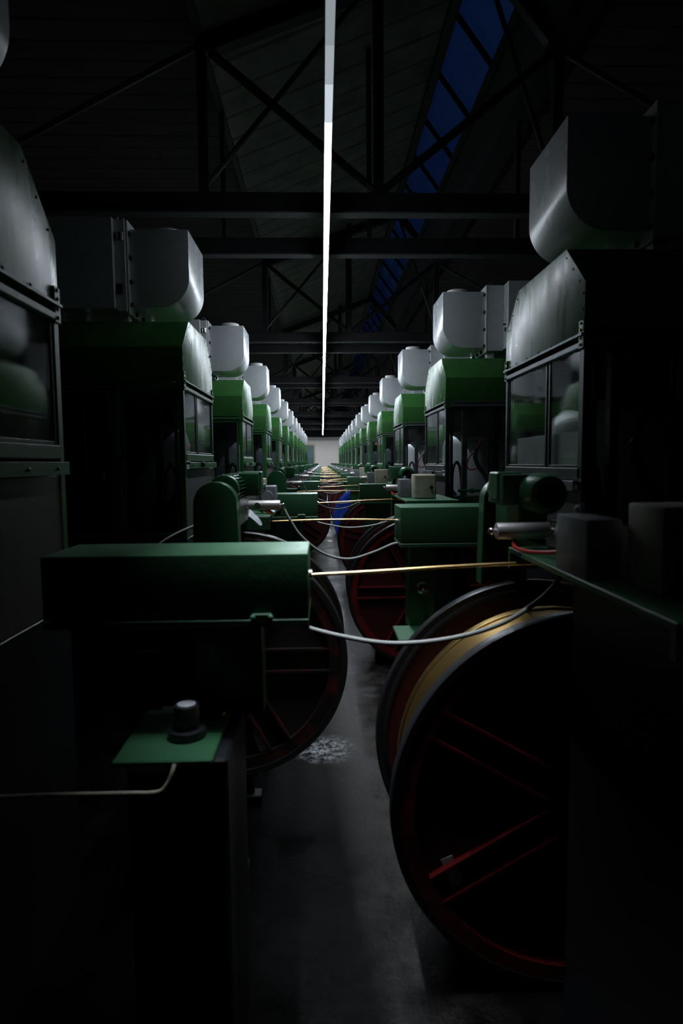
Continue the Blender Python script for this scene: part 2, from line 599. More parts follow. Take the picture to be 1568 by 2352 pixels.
for a, b in zip(bars[:-1], bars[1:]):
    if b - a < 0.3:
        continue
    nwin += 1
    mb = MB()
    nb = max(2, int((b - a) / 0.75))
    for i in range(nb + 1):
        y = a + (b - a) * i / nb
        mb.prism([(RX, RZ), (GX, GZ), (GX - 0.035, GZ - 0.03), (RX - 0.035, RZ - 0.03)], 'y', y - 0.009, y + 0.009)
    mb.prism([(GX, GZ), (GX + 0.03, GZ - 0.04), (GX - 0.02, GZ - 0.07), (GX - 0.05, GZ - 0.03)], 'y', a, b)
    w = struct(mb.build('window_%d' % nwin, 'wall_dark'))
    p = MB().prism([(RX + 0.012, RZ), (GX + 0.012, GZ), (GX + 0.02, GZ + 0.003), (RX + 0.02, RZ + 0.003)], 'y', a, b)
    p.build('pane', 'roof_glass', w)

# far door
dr = struct(MB().box(-1.50, -0.52, Y1 - 0.045, Y1 - 0.004, 0.02, EYE + 0.30).build('door_1', 'door_teal'))
fb = MB()
fb.box(-1.60, -1.50, Y1 - 0.09, Y1 - 0.002, 0, EYE + 1.16, 0.006)
fb.box(-0.52, -0.42, Y1 - 0.09, Y1 - 0.002, 0, EYE + 1.16, 0.006)
fb.box(-1.50, -0.52, Y1 - 0.09, Y1 - 0.002, EYE + 1.06, EYE + 1.16, 0.006)
fb.build('door_frame', 'door_frame', dr)
gb = MB().box(-1.50, -0.52, Y1 - 0.04, Y1 - 0.008, EYE + 0.30, EYE + 1.06)
M['door_glazing'] = paint('door_glazing', (0.16, 0.22, 0.25), 0.12)
gb.build('glazing', 'door_glazing', dr)
MB().box(-0.62, -0.58, Y1 - 0.09, Y1 - 0.045, EYE - 0.38, EYE - 0.30, 0.006).build('handle', 'chrome', dr)

# ------------------------------------------------------------------ lighting line under the trusses
CH = EYE + 1.80                                   # underside of the truss chords
LX = 0.048
lz = EYE + 1.66
rail = MB().box(LX - 0.016, LX + 0.016, 0.3, Y1 - 0.25, lz + 0.05, lz + 0.075)
for yb in [4.56 + BAY * i for i in range(0, 7)] + [5.44 + BAY * i for i in range(0, 7)]:
    rail.cyl((LX, yb + 0.05, lz + 0.07), (LX, yb + 0.05, CH + 0.01), 0.006, 8)
tag(rail.build('lamp_rail', 'lamp_body'), 'thin dark rail carrying the line of tube lamps over the aisle', 'rail')
y = 0.4
edges = [0.4, 1.25, 1.8, 2.3] + [s[0] for s in LAMP_STEPS]
while edges[-1] + 1.25 < Y1 - 0.5:
    edges.append(edges[-1] + 1.25)
vals = [0.30, 0.30, 0.30, 0.32] + [s[1] for s in LAMP_STEPS]
nl = len(edges) - 1
for i in range(nl):
    a, b = edges[i], edges[i + 1]
    v = vals[i] if i < len(vals) else LAMP_FULL * (2.2 if i >= nl - 3 else 1.0)
    where = from_cam(i, nl - 1)
    look = 'dim grey tube lamp' if v < 1 else 'bright white tube lamp'
    t = thing('tube_lamp', '%s in the ceiling line over the aisle, %s' % (look, where), 'lamp', (LX, a, lz), 'tube lamps in one line over the aisle')
    hs = MB().box(-0.019, 0.019, 0, b - a, 0.012, 0.05, 0.003)
    hs.box(-0.0205, -0.0182, 0, b - a, -0.004, 0.02)  # side lips added to keep lamp light off the roof
    hs.box(0.0182, 0.0205, 0, b - a, -0.004, 0.02)
    hs.build('housing', 'lamp_body', t)
    MB().box(-0.018, 0.018, 0, b - a, -0.012, 0.012, 0.003).build('diffuser', emitter('lamp_glow', v), t)
    if b < 4.3:                                   # unseen fill light added under each near tube, aimed straight down
        ld = bpy.data.lights.new('added_fill_light', 'AREA')
        ld.shape = 'RECTANGLE'
        ld.size = 0.034
        ld.size_y = b - a
        ld.spread = math.radians(30 if a < 1.7 else FILL_SPREAD)
        ld.energy = FILL_POWER * (b - a) * (0.10 if a < 1.0 else 1.1 if a < 1.7 else 0.8 if a < 2.2 else 1.0)
        ld.color = LAMP_TINT
        lo = bpy.data.objects.new('added_fill_light', ld)
        COL.objects.link(lo)
        lo.parent = t
        lo.location = (0, (b - a) / 2, -0.014)

# ------------------------------------------------------------------ roof trusses
def make_truss(first=True, deep=True):
    t = thing('roof_truss', None, 'truss')
    d = 0.13
    mb = MB()
    mb.box(X0, X1, 0, 0.012, CH, CH + d)
    mb.box(X0, X1, -0.04, 0.052, CH + d - 0.012, CH + d)
    mb.build('bottom_chord', 'truss', t)
    MB().box(X0, X1, -0.045, 0.057, CH - 0.012, CH).build('lower_flange', 'truss_edge', t)
    if deep:
        def bar(p, q, w=0.03, name='brace'):
            MB().cyl((p[0], 0.006, p[1]), (q[0], 0.006, q[1]), w, 6).build(name, 'truss', t)
        zc = CH + d
        for x, zt in ((0.43, ROOF + (0.43 - VL) * 0.4), (VR, ROOF), (VL, ROOF), (-2.8, ROOF), (3.6, ROOF)):
            MB().box(x - 0.035, x + 0.035, -0.03, 0.042, zc, zt).build('post', 'truss', t)
        bar((VL, ROOF - 0.05), (0.40, zc + 0.03))
        bar((VR, ROOF - 0.05), (0.46, zc + 0.03))
        bar((VL, zc + 0.05), (0.40, ROOF + 0.40), 0.018)
        bar((VR, zc + 0.05), (RX, RZ - 0.1), 0.018)
        bar((VR, ROOF - 0.05), (3.55, zc + 0.03), 0.022)
        bar((VL, ROOF - 0.05), (-2.75, zc + 0.03), 0.022)
        mb = MB()
        mb.prism([(VL, ROOF - 0.02), (RX, RZ - 0.08), (RX, RZ - 0.20), (VL, ROOF - 0.14)], 'y', -0.04, 0.052)
        mb.prism([(RX, RZ - 0.06), (VR, ROOF - 0.02), (VR - 0.08, ROOF - 0.02), (RX - 0.08, RZ - 0.10)], 'y', -0.03, 0.042)
        mb.build('rafter', 'truss', t)
    else:
        for x in (VL, 0.43, VR):
            zt = ROOF + (x - VL) * 0.4 if x < 1 else ROOF
            MB().box(x - 0.02, x + 0.02, -0.015, 0.027, CH + d, zt).build('hanger', 'truss', t)
    return t
t0 = make_truss(deep=True)
t1 = make_truss(deep=False)
for i in range(7):
    la = 'dark lattice roof truss with rafters across the aisle, %s' % from_cam(i, 6)
    lb = 'plain dark cross beam on hangers just behind a lattice truss, %s' % from_cam(i, 6)
    if i == 0:
        t0.location = (0, 4.56, 0); t0['label'] = la; t0['group'] = 'lattice roof trusses'
        t1.location = (0, 5.44, 0); t1['label'] = lb; t1['group'] = 'plain cross beams'
    else:
        dup(t0, (0, 4.56 + BAY * i, 0), la)
        dup(t1, (0, 5.44 + BAY * i, 0), lb)

# ------------------------------------------------------------------ machine cabinets
HB, HK, HT = EYE + 0.4705, EYE + 0.664, EYE + 0.845     # hood bottom, knee, top
def make_cabinet(sx, D, frame, rail_mat, win_z, style):
    W = 0.95
    s = (sx, 1)
    t = thing('machine_cabinet', None, 'machine')
    h = MB(s=s)
    h.prism([(0, HB), (0, HK), (0.19, HT), (D - 0.19, HT), (D, HK), (D, HB)], 'x', 0, W, 0.006)
    for i in range(7):                                         # rivets round the side sheet
        yv = 0.03 + (D - 0.06) * i / 6
        h.ball((-0.001, yv, HB + 0.018), 0.0055, (0.6, 1, 1), 1)
    for f in (0.15, 0.5, 0.85):
        h.ball((-0.001, 0.02 + 0.19 * f, HK + (HT - HK) * f - 0.012), 0.005, (0.6, 1, 1), 1)
        h.ball((-0.001, D - 0.02 - 0.19 * f, HK + (HT - HK) * f - 0.012), 0.005, (0.6, 1, 1), 1)
    for f in (0.2, 0.5, 0.8):
        h.ball((-0.001, 0.016, HB + (HK - HB) * f), 0.005, (0.6, 1, 1), 1)
    for xv in (0.10, 0.24, 0.40, 0.56, 0.72, 0.86):
        h.ball((xv, -0.001, HB + 0.014), 0.0055, (1, 0.6, 1), 1)
    h.build('hood', 'hood_green', t)
    k = MB(s=s)
    k.box(-0.012, 0.004, 0.0, D, HB - 0.002, HB + 0.008, 0.001)
    k.box(0, W, -0.008, 0.004, HB - 0.004, HB + 0.006, 0.001)
    k.build('hood_lip', rail_mat, t)
    pw = 0.036
    for (px, py) in ((0.0, 0.0), (0.0, D - pw), (0.37, 0.0), (W - pw, 0.0), (W - pw, D - pw)):
        p = MB(s=s)
        p.box(px + 0.002, px + pw, py + 0.002 if py == 0 else py, py + pw - (0 if py == 0 else 0.002), 0.95, HB, 0.003)
        p.build('post', frame, t)
    for py in (0.002, D - 0.040):
        cb = MB(s=s)
        cb.box(-0.006, 0.002, py, py + 0.038, HB - 0.05, HB + 0.055, 0.002)
        for q in (-0.035, -0.01, 0.02, 0.045):
            cb.ball((-0.007, py + 0.019, HB + q), 0.006, (0.7, 1, 1), 1)
        if py < 0.1:
            cb.box(-0.006, 0.040, -0.006, 0.002, HB - 0.05, HB + 0.05, 0.002)
            for q in (-0.035, 0.0, 0.035):
                cb.ball((0.019, -0.007, HB + q), 0.006, (1, 0.7, 1), 1)
        cb.build('corner_bracket', 'frame_green', t)
    r = MB(s=s)
    r.box(-0.006, 0.02, 0.03, D - 0.03, HB - 0.045, HB - 0.022, 0.003)
    r.box(0.03, W - 0.03, -0.006, 0.02, HB - 0.038, HB - 0.012, 0.003)
    r.build('top_rail', rail_mat, t)
    r = MB(s=s)
    r.box(-0.002, 0.02, 0.03, D - 0.03, win_z - 0.040, win_z, 0.003)
    r.build('sill_rail', frame, t)
    r = MB(s=s)
    r.box(-0.022, 0.004, 0.025, D - 0.025, win_z - 0.062, win_z - 0.050, 0.002)
    r.box(-0.022, -0.017, 0.025, D - 0.025, win_z - 0.088, win_z - 0.050, 0.001)
    for i in range(5):
        r.ball((-0.024, 0.1 + i * 0.18, win_z - 0.070), 0.006, (0.7, 1, 1), 1)
    r.build('drip_lip', rail_mat if style == 'dark' else 'frame_green', t)
    MB(s=s).ball((-0.028, D * 0.40, win_z - 0.062), 0.020, (0.7, 1, 1)).build('knob', 'black_rubber', t)
    # side window: two sliding panes and the dark strip between them
    wy = [0.036, 0.36, 0.40, D - 0.036]
    for a, b in ((wy[0], wy[1] + 0.01), (wy[2] - 0.01, wy[3])):
        sw = MB(s=s)
        zt = HB - 0.045
        sw.box(0.006, 0.018, a, a + 0.018, win_z, zt, 0.002)
        sw.box(0.006, 0.018, b - 0.018, b, win_z, zt, 0.002)
        sw.box(0.006, 0.018, a + 0.018, b - 0.018, win_z, win_z + 0.012, 0.002)
        w_ = sw.build('side_window', 'dark_steel', t)
        MB(s=s).box(0.010, 0.014, a + 0.016, b - 0.016, win_z + 0.010, zt).build('pane', 'pane', w_)
    lp = MB(s=s)
    lp.box(0.006, 0.02, 0.036, D - 0.036, 0.95, win_z - 0.09, 0.002)
    lp.build('lower_panel', 'panel_grey', t)
    # front: a narrow and a wide door leaf with smoked panes
    for (a, b) in ((0.040, 0.366), (0.412, W - 0.040)):
        d = MB(s=s)
        zt = HB - 0.045
        f = 0.022
        d.box(a, a + f, 0.008, 0.024, 0.96, zt, 0.003)
        d.box(b - f, b, 0.008, 0.024, 0.96, zt, 0.003)
        d.box(a + f, b - f, 0.008, 0.024, 0.96, 0.96 + f, 0.003)
        d.box(a + f, b - f, 0.008, 0.024, zt - f, zt, 0.003)
        dd = d.build('door', frame, t)
        MB(s=s).box(a + 0.018, b - 0.018, 0.014, 0.018, 0.975, zt - 0.018).build('pane', 'pane_smoked' if style != 'dark' else 'pane', dd)
        if style != 'dark':
            MB(s=s).box(a + 0.05, a + 0.075, 0.0, 0.010, 1.30, 1.345, 0.004).build('latch', 'bolt', dd)
    # closed back and outer side
    MB(s=s).box(0.04, W - 0.04, D - 0.02, D - 0.008, 0.95, HB).build('back_panel', 'dark_steel', t)
    MB(s=s).box(W - 0.02, W - 0.004, 0.036, D - 0.036, 0.95, HB).build('outer_panel', 'dark_steel', t)
    b = MB(s=s)
    b.box(0.006, W, 0.002, D - 0.002, 0, 0.95, 0.003)
    b.build('base', 'dark_steel', t)
    # inside: the spindle drum, its column and tubes
    dm = MB(s=s)
    c = (0.375, D * 0.54, 0)
    prof = [(0.0, 0.95), (0.29, 0.95), (0.29, 1.52), (0.265, 1.59), (0.20, 1.645), (0.0, 1.66)]
    dm.lathe([(max(r_, 0.0001), z_) for r_, z_ in prof], (c[0], c[1], 0), 'z', 32)
    dm.build('spindle_drum', 'drum_metal', t)
    cl = MB(s=s)
    cl.box(0.165, 0.205, 0.12, 0.17, 0.95, HB, 0.004)
    cl.box(0.20, 0.80, 0.125, 0.165, 1.585, 1.635, 0.004)
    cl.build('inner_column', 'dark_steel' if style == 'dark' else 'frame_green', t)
    tb = MB(s=s)
    tb.tube(smooth_path([(0.10, 0.20, 0.96), (0.10, 0.20, 1.28), (0.14, 0.22, 1.38), (0.18, 0.24, 1.28), (0.20, 0.25, 0.96)]), 0.012, 8)
    tb.tube(smooth_path([(0.34, 0.16, 1.60), (0.28, 0.15, 1.45), (0.30, 0.14, 1.35), (0.40, 0.15, 1.20), (0.44, 0.16, 0.97)]), 0.018, 8)
    tb.build('black_tube', 'black_rubber', t)
    if style == 'dark':
        rh = MB(s=s)
        rh.tube(smooth_path([(0.33, 0.13, 1.585), (0.30, 0.12, 1.53), (0.25, 0.11, 1.46), (0.215, 0.11, 1.41), (0.20, 0.11, 1.35), (0.225, 0.11, 1.315), (0.29, 0.12, 1.325)]), 0.006, 8)
        rh.build('red_hose', 'hose_red', t)
        g = MB(s=s)
        g.box(0.10, 0.34, 0.08, 0.22, 0.95, 1.10, 0.006)
        g.cyl((0.12, 0.07, 1.145), (0.34, 0.07, 1.145), 0.012, 12)
        g.cyl((0.22, 0.07, 1.145), (0.25, 0.07, 1.145), 0.022, 14)
        g.box(0.14, 0.16, 0.05, 0.09, 0.95, 1.145)
        g.box(0.30, 0.32, 0.05, 0.09, 0.95, 1.145)
        g.build('green_drive_shaft', 'frame_green', t)
    return t

LXF, LYF, LD = -0.787, 3.530, 0.926
RXF, RYF, RD = 0.986, 2.288, 0.981
NL, NR = 13, 14
cabL = make_cabinet(-1, LD, 'frame_green', 'frame_green', EYE + 0.058, 'door')
cabR = make_cabinet(1, RD, 'frame_green', 'rail_steel', EYE - 0.03, 'door')
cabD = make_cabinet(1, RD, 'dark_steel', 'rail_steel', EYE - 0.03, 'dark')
def add_part(parent, ob_name, mb, mat):
    return mb.build(ob_name, mat, parent)
for i in range(NL):
    lab = 'green hooded glass machine cabinet of the left row, %s' % from_cam(i, NL - 1)
    loc = (LXF, LYF + PITCH * (i - 1), 0)
    if i == 0:
        cabL.location = loc; cabL['label'] = lab; cabL['group'] = 'machine cabinets in the left row'
        t = cabL
    else:
        t = dup(cabL, loc, lab)
    if i == 3:
        for xx in (0.28, 0.47):
            t_ = MB(s=(-1, 1)).box(xx, xx + 0.045, 0.000, 0.007, HB - 0.15, HB - 0.105)
            t_.build('white_sticker', 'paper', t)
    if i == 5:
        MB(s=(-1, 1)).box(0.20, 0.25, 0.000, 0.007, HB - 0.12, HB - 0.07).build('red_sticker', 'sticker_red', t)
for i in range(NR):
    kind = 'dark framed' if i < 3 else 'green framed'
    lab = '%s hooded glass machine cabinet of the right row, %s' % (kind, from_cam(i, NR - 1))
    loc = (RXF, RYF + PITCH * i, 0)
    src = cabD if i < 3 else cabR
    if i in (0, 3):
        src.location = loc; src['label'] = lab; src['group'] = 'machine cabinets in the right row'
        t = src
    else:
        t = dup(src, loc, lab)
    if i == 4:
        MB(s=(1, 1)).box(0.10, 0.15, 0.000, 0.007, HB - 0.12, HB - 0.07).build('red_sticker', 'sticker_red', t)
    if i == 7:
        MB(s=(1, 1)).box(0.12, 0.16, 0.000, 0.007, HB - 0.14, HB - 0.10).build('white_sticker', 'paper', t)

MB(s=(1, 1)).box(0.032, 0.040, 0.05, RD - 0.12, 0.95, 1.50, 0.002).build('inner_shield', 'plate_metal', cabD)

# ------------------------------------------------------------------ air extractors on the hoods
def make_extractor(sx, aw, yA, yB):
    s = (sx, 1)
    t = thing('air_extractor', None, 'extractor')
    top, bot, R_, w, d = 0.555, 0.098, 0.18, 0.35, 0.455
    poly = [(0, top), (0, bot + R_)]
    for i in range(1, 15):
        a = math.pi / 2 * i / 14
        poly.append((R_ - R_ * math.cos(a), bot + R_ - R_ * math.sin(a)))
    poly += [(w, bot), (w, top)]
    MB(s=s).prism(poly, 'y', 0, d, 0.004).build('elbow_duct', 'duct_white', t, 25)
    c = MB(s=s)
    c.lathe([(0.083, top - 0.005), (0.083, top + 0.060), (0.086, top + 0.064), (0.090, top + 0.060), (0.090, top - 0.005)], (0.165, d / 2, 0), 'z', 32)
    c.build('collar', 'collar_white', t)
    MB(s=s).box(w, w + 0.014, -0.032, d + 0.03, 0.055, 0.60, 0.003).build('flange', 'collar_white', t)
    spots = [(-0.013, z) for z in (0.525, 0.385, 0.245, 0.110)] + [(y_, 0.075) for y_ in (0.09, 0.22, 0.35)]
    for y_, z_ in spots:
        MB(s=s).ball((w - 0.006, y_, z_), 0.0155, (0.7, 1, 1)).build('clamp_knob', 'black_rubber', t)
    a = MB(s=s)
    a.box(w + 0.014, w + 0.014 + aw, yA, d + 0.045, 0.066, 0.60, 0.004)
    a.build('filter_box', 'duct_white', t)
    xb = w + 0.014 + aw
    MB(s=s).box(xb, xb + 0.43, yB, d + 0.05, 0.078, 0.602, 0.004).build('fan_box', 'duct_white', t)
    for fx, fy in ((w + 0.02, 0.0), (w + 0.02, d - 0.09), (xb + 0.33, 0.0), (xb + 0.33, d - 0.09)):
        MB(s=s).box(fx, fx + 0.06, fy, fy + 0.06, 0, 0.08, 0.003).build('foot', 'collar_white', t)
    e = MB(s=s)
    e.tube([(w + 0.045 + 0.018 * math.cos(q * math.pi / 8), yA + 0.03, 0.612 + 0.018 * math.sin(q * math.pi / 8)) for q in range(16)], 0.003, 6, True)
    e.build('lifting_eye', 'chrome', t)
    if sx < 0:
        l = MB(s=s)
        l.box(w + 0.022, w + 0.072, yA - 0.012, yA, 0.475, 0.525, 0.003)
        l.cyl((w + 0.034, yA - 0.016, 0.478), (w + 0.034, yA - 0.016, 0.522), 0.003, 8)
        l.cyl((w + 0.056, yA - 0.016, 0.478), (w + 0.056, yA - 0.016, 0.522), 0.003, 8)
        l.build('toggle_latch', 'chrome', t)
        MB(s=s).box(w + 0.030, w + 0.068, yA - 0.014, yA, 0.165, 0.225, 0.003).build('hinge', 'black_rubber', t)
    else:
        q = MB(s=s)
        q.box(xb - 0.008, xb, yB + 0.045, yB + 0.075, 0.215, 0.245, 0.002)
        q.cyl((xb - 0.02, yB + 0.06, 0.27), (xb, yB + 0.06, 0.27), 0.007, 10)
        q.build('switch', 'black_rubber', t)
    return t
DLX, DLY = -0.7905, 3.79
DRX, DRY = 1.0125, 2.555
exL = make_extractor(-1, 0.062, -0.040, -0.072)
exR = make_extractor(1, 0.135, -0.030, -0.150)
for i in range(NL):
    lab = 'white elbow duct extractor on the hood of the left row machine %s' % from_cam(i, NL - 1)
    loc = (DLX, DLY + PITCH * (i - 1), HT)
    if i == 0:
        exL.location = loc; exL['label'] = lab; exL['group'] = 'extractors on the left row'
    else:
        dup(exL, loc, lab)
for i in range(NR):
    lab = 'white elbow duct extractor on the hood of the right row machine %s' % from_cam(i, NR - 1)
    loc = (DRX, DRY + PITCH * i, HT)
    if i == 0:
        exR.location = loc; exR['label'] = lab; exR['group'] = 'extractors on the right row'
    else:
        dup(exR, loc, lab)

# ------------------------------------------------------------------ guide beams on pedestals (aisle side)
def make_beam(s, zt, col, plate, crank, pz=0.70, cy=(-0.055, 0.055)):
    """local x runs outward from the aisle end (0), y = 0 at the middle of the beam"""
    t = thing('guide_beam', None, 'beam')
    hy = 0.105
    zb = zt - 0.142
    MB(s=s).box(-0.58, 0, -hy, hy, zb, zt, 0.004, 2).build('beam_cover', 'beam_green', t)
    MB(s=s).box(-0.58, 0.0, -hy - 0.003, hy + 0.003, zb - 0.019, zb - 0.003, 0.002).build('bottom_lip', 'beam_green', t)
    for yb in (-hy - 0.006,):
        c = MB(s=s)
        c.box(-0.125, -0.080, yb - 0.006, yb + 0.006, zb - 0.010, zb + 0.012, 0.002)
        c.ball((-0.122, yb - 0.006, zb + 0.004), 0.007)
        c.ball((-0.083, yb - 0.006, zb + 0.004), 0.007)
        c.build('clip', 'drive_green', t)
    MB(s=s).ball((-0.50, -hy if s[1] > 0 else hy, zt - 0.035), 0.007, (1, 0.7, 1)).build('screw', 'beam_green', t)
    MB(s=s).box(col[0], col[1], cy[0], cy[1], pz, zb - 0.019, 0.003).build('column', 'drive_green', t)
    MB(s=s).box(plate[0], plate[1], plate[2], plate[3], pz, pz + 0.014, 0.003).build('plate', 'beam_green', t)
    MB(s=s).box(min(col[0], plate[0]) + 0.02, max(col[1], plate[1]) - 0.055, plate[2] + 0.03, max(cy[1], plate[3] - 0.02), 0, pz, 0.006).build('pedestal', 'dark_steel', t)
    MB(s=s).cyl((0.0, 0, zt - 0.066), (0.006, 0, zt - 0.066), 0.012, 14).build('wire_eye', 'chrome', t)
    if crank:
        cm = (col[0] + col[1]) / 2
        k = MB(s=s)
        k.lathe([(0.016, 0.055), (0.026, 0.058), (0.026, 0.070), (0.016, 0.073)], (cm, 0, 0.874), 'y', 20)
        k.cyl((cm, 0.055, 0.874), (cm, 0.13, 0.86), 0.008, 12)
        k.build('crank', 'chrome', t)
    return t
BLX, BLY = -0.034, 1.425
BRX, BRY = 0.307, 2.490
bmL = make_beam((1, 1), EYE - 0.199, (-0.28, -0.116), (-0.40, -0.197, -0.230, 0.030), False, 0.771, (0.026, 0.090))
bmR = make_beam((-1, -1), EYE - 0.180, (-0.147, -0.041), (-0.33, 0.026, 0.05, 0.25), True)
for i in range(NL):
    lab = 'green box beam on pedestal reaching into the aisle from the left, %s' % from_cam(i, NL - 1)
    loc = (BLX - (0.012 if i == 2 else 0.0), BLY + PITCH * i, 0)
    if i == 0:
        bmL.location = loc; bmL['label'] = lab; bmL['group'] = 'guide beams on the left of the aisle'
    else:
        dup(bmL, loc, lab)
for i in range(NR):
    lab = 'green box beam on pedestal reaching into the aisle from the right, %s' % from_cam(i, NR - 1)
    loc = (BRX, BRY + PITCH * i, 0)
    if i == 0:
        bmR.location = loc; bmR['label'] = lab; bmR['group'] = 'guide beams on the right of the aisle'
    else:
        dup(bmR, loc, lab)

# ------------------------------------------------------------------ belt drives (guard, motor, roller, gearbox on a table)
def make_drive(s):
    """drawn for the left side of the aisle; the right side is the same unit turned round"""
    ref = (-0.338, 1.93, 0)
    def mb():
        return MB(ref, s)
    t = thing('belt_drive', None, 'drive unit')
    cx, r = -0.338, 0.0675
    zt = EYE - 0.058
    zc = zt - r
    def arch(r_, zb, flare=0.008):
        p = [(cx - r_ - flare, zb), (cx - r_, zc)]
        for i in range(1, 16):
            a = math.pi * i / 16
            p.append((cx - r_ * math.cos(a), zc + r_ * math.sin(a)))
        return p + [(cx + r_, zc), (cx + r_ + flare, zb)]
    g = mb()
    zb = EYE - 0.40
    g.prism(arch(r, zb), 'y', 1.905, 1.912, 0.002)
    outer, inner = arch(r, zb), arch(r - 0.006, zb)
    b = bmesh.new()
    vs_ = []
    for yv in (1.912, 1.968):
        vs_.append(([b.verts.new((p[0], yv, p[1])) for p in outer], [b.verts.new((p[0], yv, p[1])) for p in inner]))
    n = len(outer)
    (o0, i0), (o1, i1) = vs_
    for j in range(n - 1):
        b.faces.new((o0[j], o0[j + 1], o1[j + 1], o1[j]))
        b.faces.new((i0[j + 1], i0[j], i1[j], i1[j + 1]))
        b.faces.new((o1[j], o1[j + 1], i1[j + 1], i1[j]))
        b.faces.new((o0[j + 1], o0[j], i0[j], i0[j + 1]))
    b.faces.new((o0[0], o1[0], i1[0], i0[0]))
    b.faces.new((o0[-1], i0[-1], i1[-1], o1[-1]))
    bmesh.ops.recalc_face_normals(b, faces=b.faces[:])
    g._merge(b)
    g.build('belt_guard', 'drive_green', t)
    for pz, pr_ in ((zc, 0.045), (EYE - 0.28, 0.052)):
        p = mb()
        p.cyl((cx, 1.910, pz), (cx, 1.96, pz), pr_, 28)
        p.build('pulley', 'dark_steel', t)
    # motor
    mx, mz, mr = -0.322, EYE - 0.086, 0.050
    m_ = mb()
    m_.cyl((mx, 2.00, mz), (mx, 2.33, mz), mr - 0.006, 28)
    m_.cyl((mx, 1.985, mz), (mx, 2.03, mz), mr - 0.002, 28, bev=0.004)
    for i in range(24):
        a = 2 * math.pi * i / 24
        ca, sa = math.cos(a), math.sin(a)
        q0, q1 = mr - 0.008, mr + 0.001
        tx, tz = -sa * 0.0016, ca * 0.0016
        bb = bmesh.new()
        vv = [bb.verts.new((mx + ca * q + k * tx, yv, mz + sa * q + k * tz)) for yv in (2.03, 2.32) for q, k in ((q0, -1), (q1, -1), (q1, 1), (q0, 1))]
        for f in ((0, 1, 2, 3), (7, 6, 5, 4), (0, 4, 5, 1), (1, 5, 6, 2), (2, 6, 7, 3), (3, 7, 4, 0)):
            bb.faces.new([vv[k] for k in f])
        bmesh.ops.recalc_face_normals(bb, faces=bb.faces[:])
        m_._merge(bb)
    m_.box(mx - 0.04, mx + 0.04, 2.06, 2.28, EYE - 0.214, mz - 0.03, 0.004)
    motor = m_.build('motor', 'drive_green', t)
    f = mb()
    f.lathe([(mr - 0.004, 2.30), (mr + 0.003, 2.30), (mr + 0.003, 2.375), (mr - 0.004, 2.392), (mr - 0.016, 2.396), (mr - 0.018, 2.388), (mr - 0.004, 2.37)], (mx, 0, mz), 'y', 36)
    f.build('fan_cover', 'drive_green', motor)
    f = mb()
    f.cyl((mx, 2.372, mz), (mx, 2.384, mz), mr - 0.012, 28)
    for i in range(-3, 4):
        f.box(mx + i * 0.010 - 0.001, mx + i * 0.010 + 0.001, 2.384, 2.389, mz - 0.028, mz + 0.028)
    f.build('fan_grille', 'black_matt', motor)
    tb = mb()
    tb.box(-0.300, -0.228, 2.17, 2.31, EYE - 0.118, EYE - 0.036, 0.006, 2)
    tb.box(-0.292, -0.222, 2.20, 2.28, EYE - 0.108, EYE - 0.030, 0.004)
    tb.build('terminal_box', 'drive_green', motor)
    # smooth roller carried across
    rz = EYE - 0.170
    MB(ref, s).cyl((-0.300, 2.45, rz), (-0.172, 2.45, rz), 0.0200, 28, bev=0.002).build('roller', 'roller', t)
    k = mb()
    k.cyl((-0.345, 2.45, rz), (-0.160, 2.45, rz), 0.006, 12)
    k.ball((-0.160, 2.45, rz), 0.009)
    k.box(-0.352, -0.308, 2.42, 2.53, EYE - 0.214, rz + 0.024, 0.004)
    k.build('roller_bracket', 'chrome', t)
    MB(ref, s).cyl((-0.262, 2.425, rz), (-0.262, 2.432, rz), 0.013, 18).build('dial', 'chrome', t)
    # table and leg
    tz = EYE - 0.214
    tt = mb()
    tt.box(-0.505, -0.212, 2.42, 3.14, tz - 0.012, tz, 0.001)
    tt.box(-0.505, -0.212, 2.42, 2.432, tz - 0.052, tz - 0.012)
    tt.box(-0.505, -0.212, 3.128, 3.14, tz - 0.052, tz - 0.012)
    tt.build('table', 'beam_green', t)
    MB(ref, s).box(-0.49, -0.30, 2.60, 3.06, 0, tz - 0.012, 0.006).build('pedestal', 'dark_steel', t)
    br = mb()
    br.box(-0.40, -0.312, 1.968, 2.44, EYE - 0.238, EYE - 0.214, 0.003)
    br.build('bracket', 'drive_green', t)
    gx = mb()
    gx.box(-0.279, -0.214, 2.72, 2.86, tz, EYE - 0.104, 0.005, 2)
    gx.cyl((-0.247, 2.69, EYE - 0.150), (-0.247, 2.72, EYE - 0.150), 0.026, 20)
    gx.box(-0.302, -0.279, 2.74, 2.84, tz, EYE - 0.120, 0.003)
    gx.ball((-0.262, 2.715, EYE - 0.098), 0.010)
    gx.cyl((-0.262, 2.73, EYE - 0.104), (-0.262, 2.73, EYE - 0.085), 0.005, 10)
    gx.build('gearbox', 'cast_grey', t)
    MB(ref, s).box(-0.268, -0.258, 2.70, 2.719, tz, EYE - 0.118, 0.002).build('clamp_bolt', 'black_rubber', t)
    rc = mb()
    rc.tube(smooth_path([(-0.228, 2.440, rz - 0.015), (-0.212, 2.460, EYE - 0.198), (-0.208, 2.495, EYE - 0.206), (-0.226, 2.545, EYE - 0.208), (-0.258, 2.62, EYE - 0.197), (-0.266, 2.705, EYE - 0.165)]), 0.0045, 8)
    rc.build('red_lead', 'hose_red', t)
    return t
drL = make_drive((1, 1))
drR = make_drive((-1, -1))
for i in range(NL):
    lab = 'green belt guard and motor drive left of the aisle, %s' % from_cam(i, NL - 1)
    loc = (-0.338, 1.93 + PITCH * i, 0)
    if i == 0:
        drL.location = loc; drL['label'] = lab; drL['group'] = 'belt drives on the left of the aisle'
    else:
        dup(drL, loc, lab)
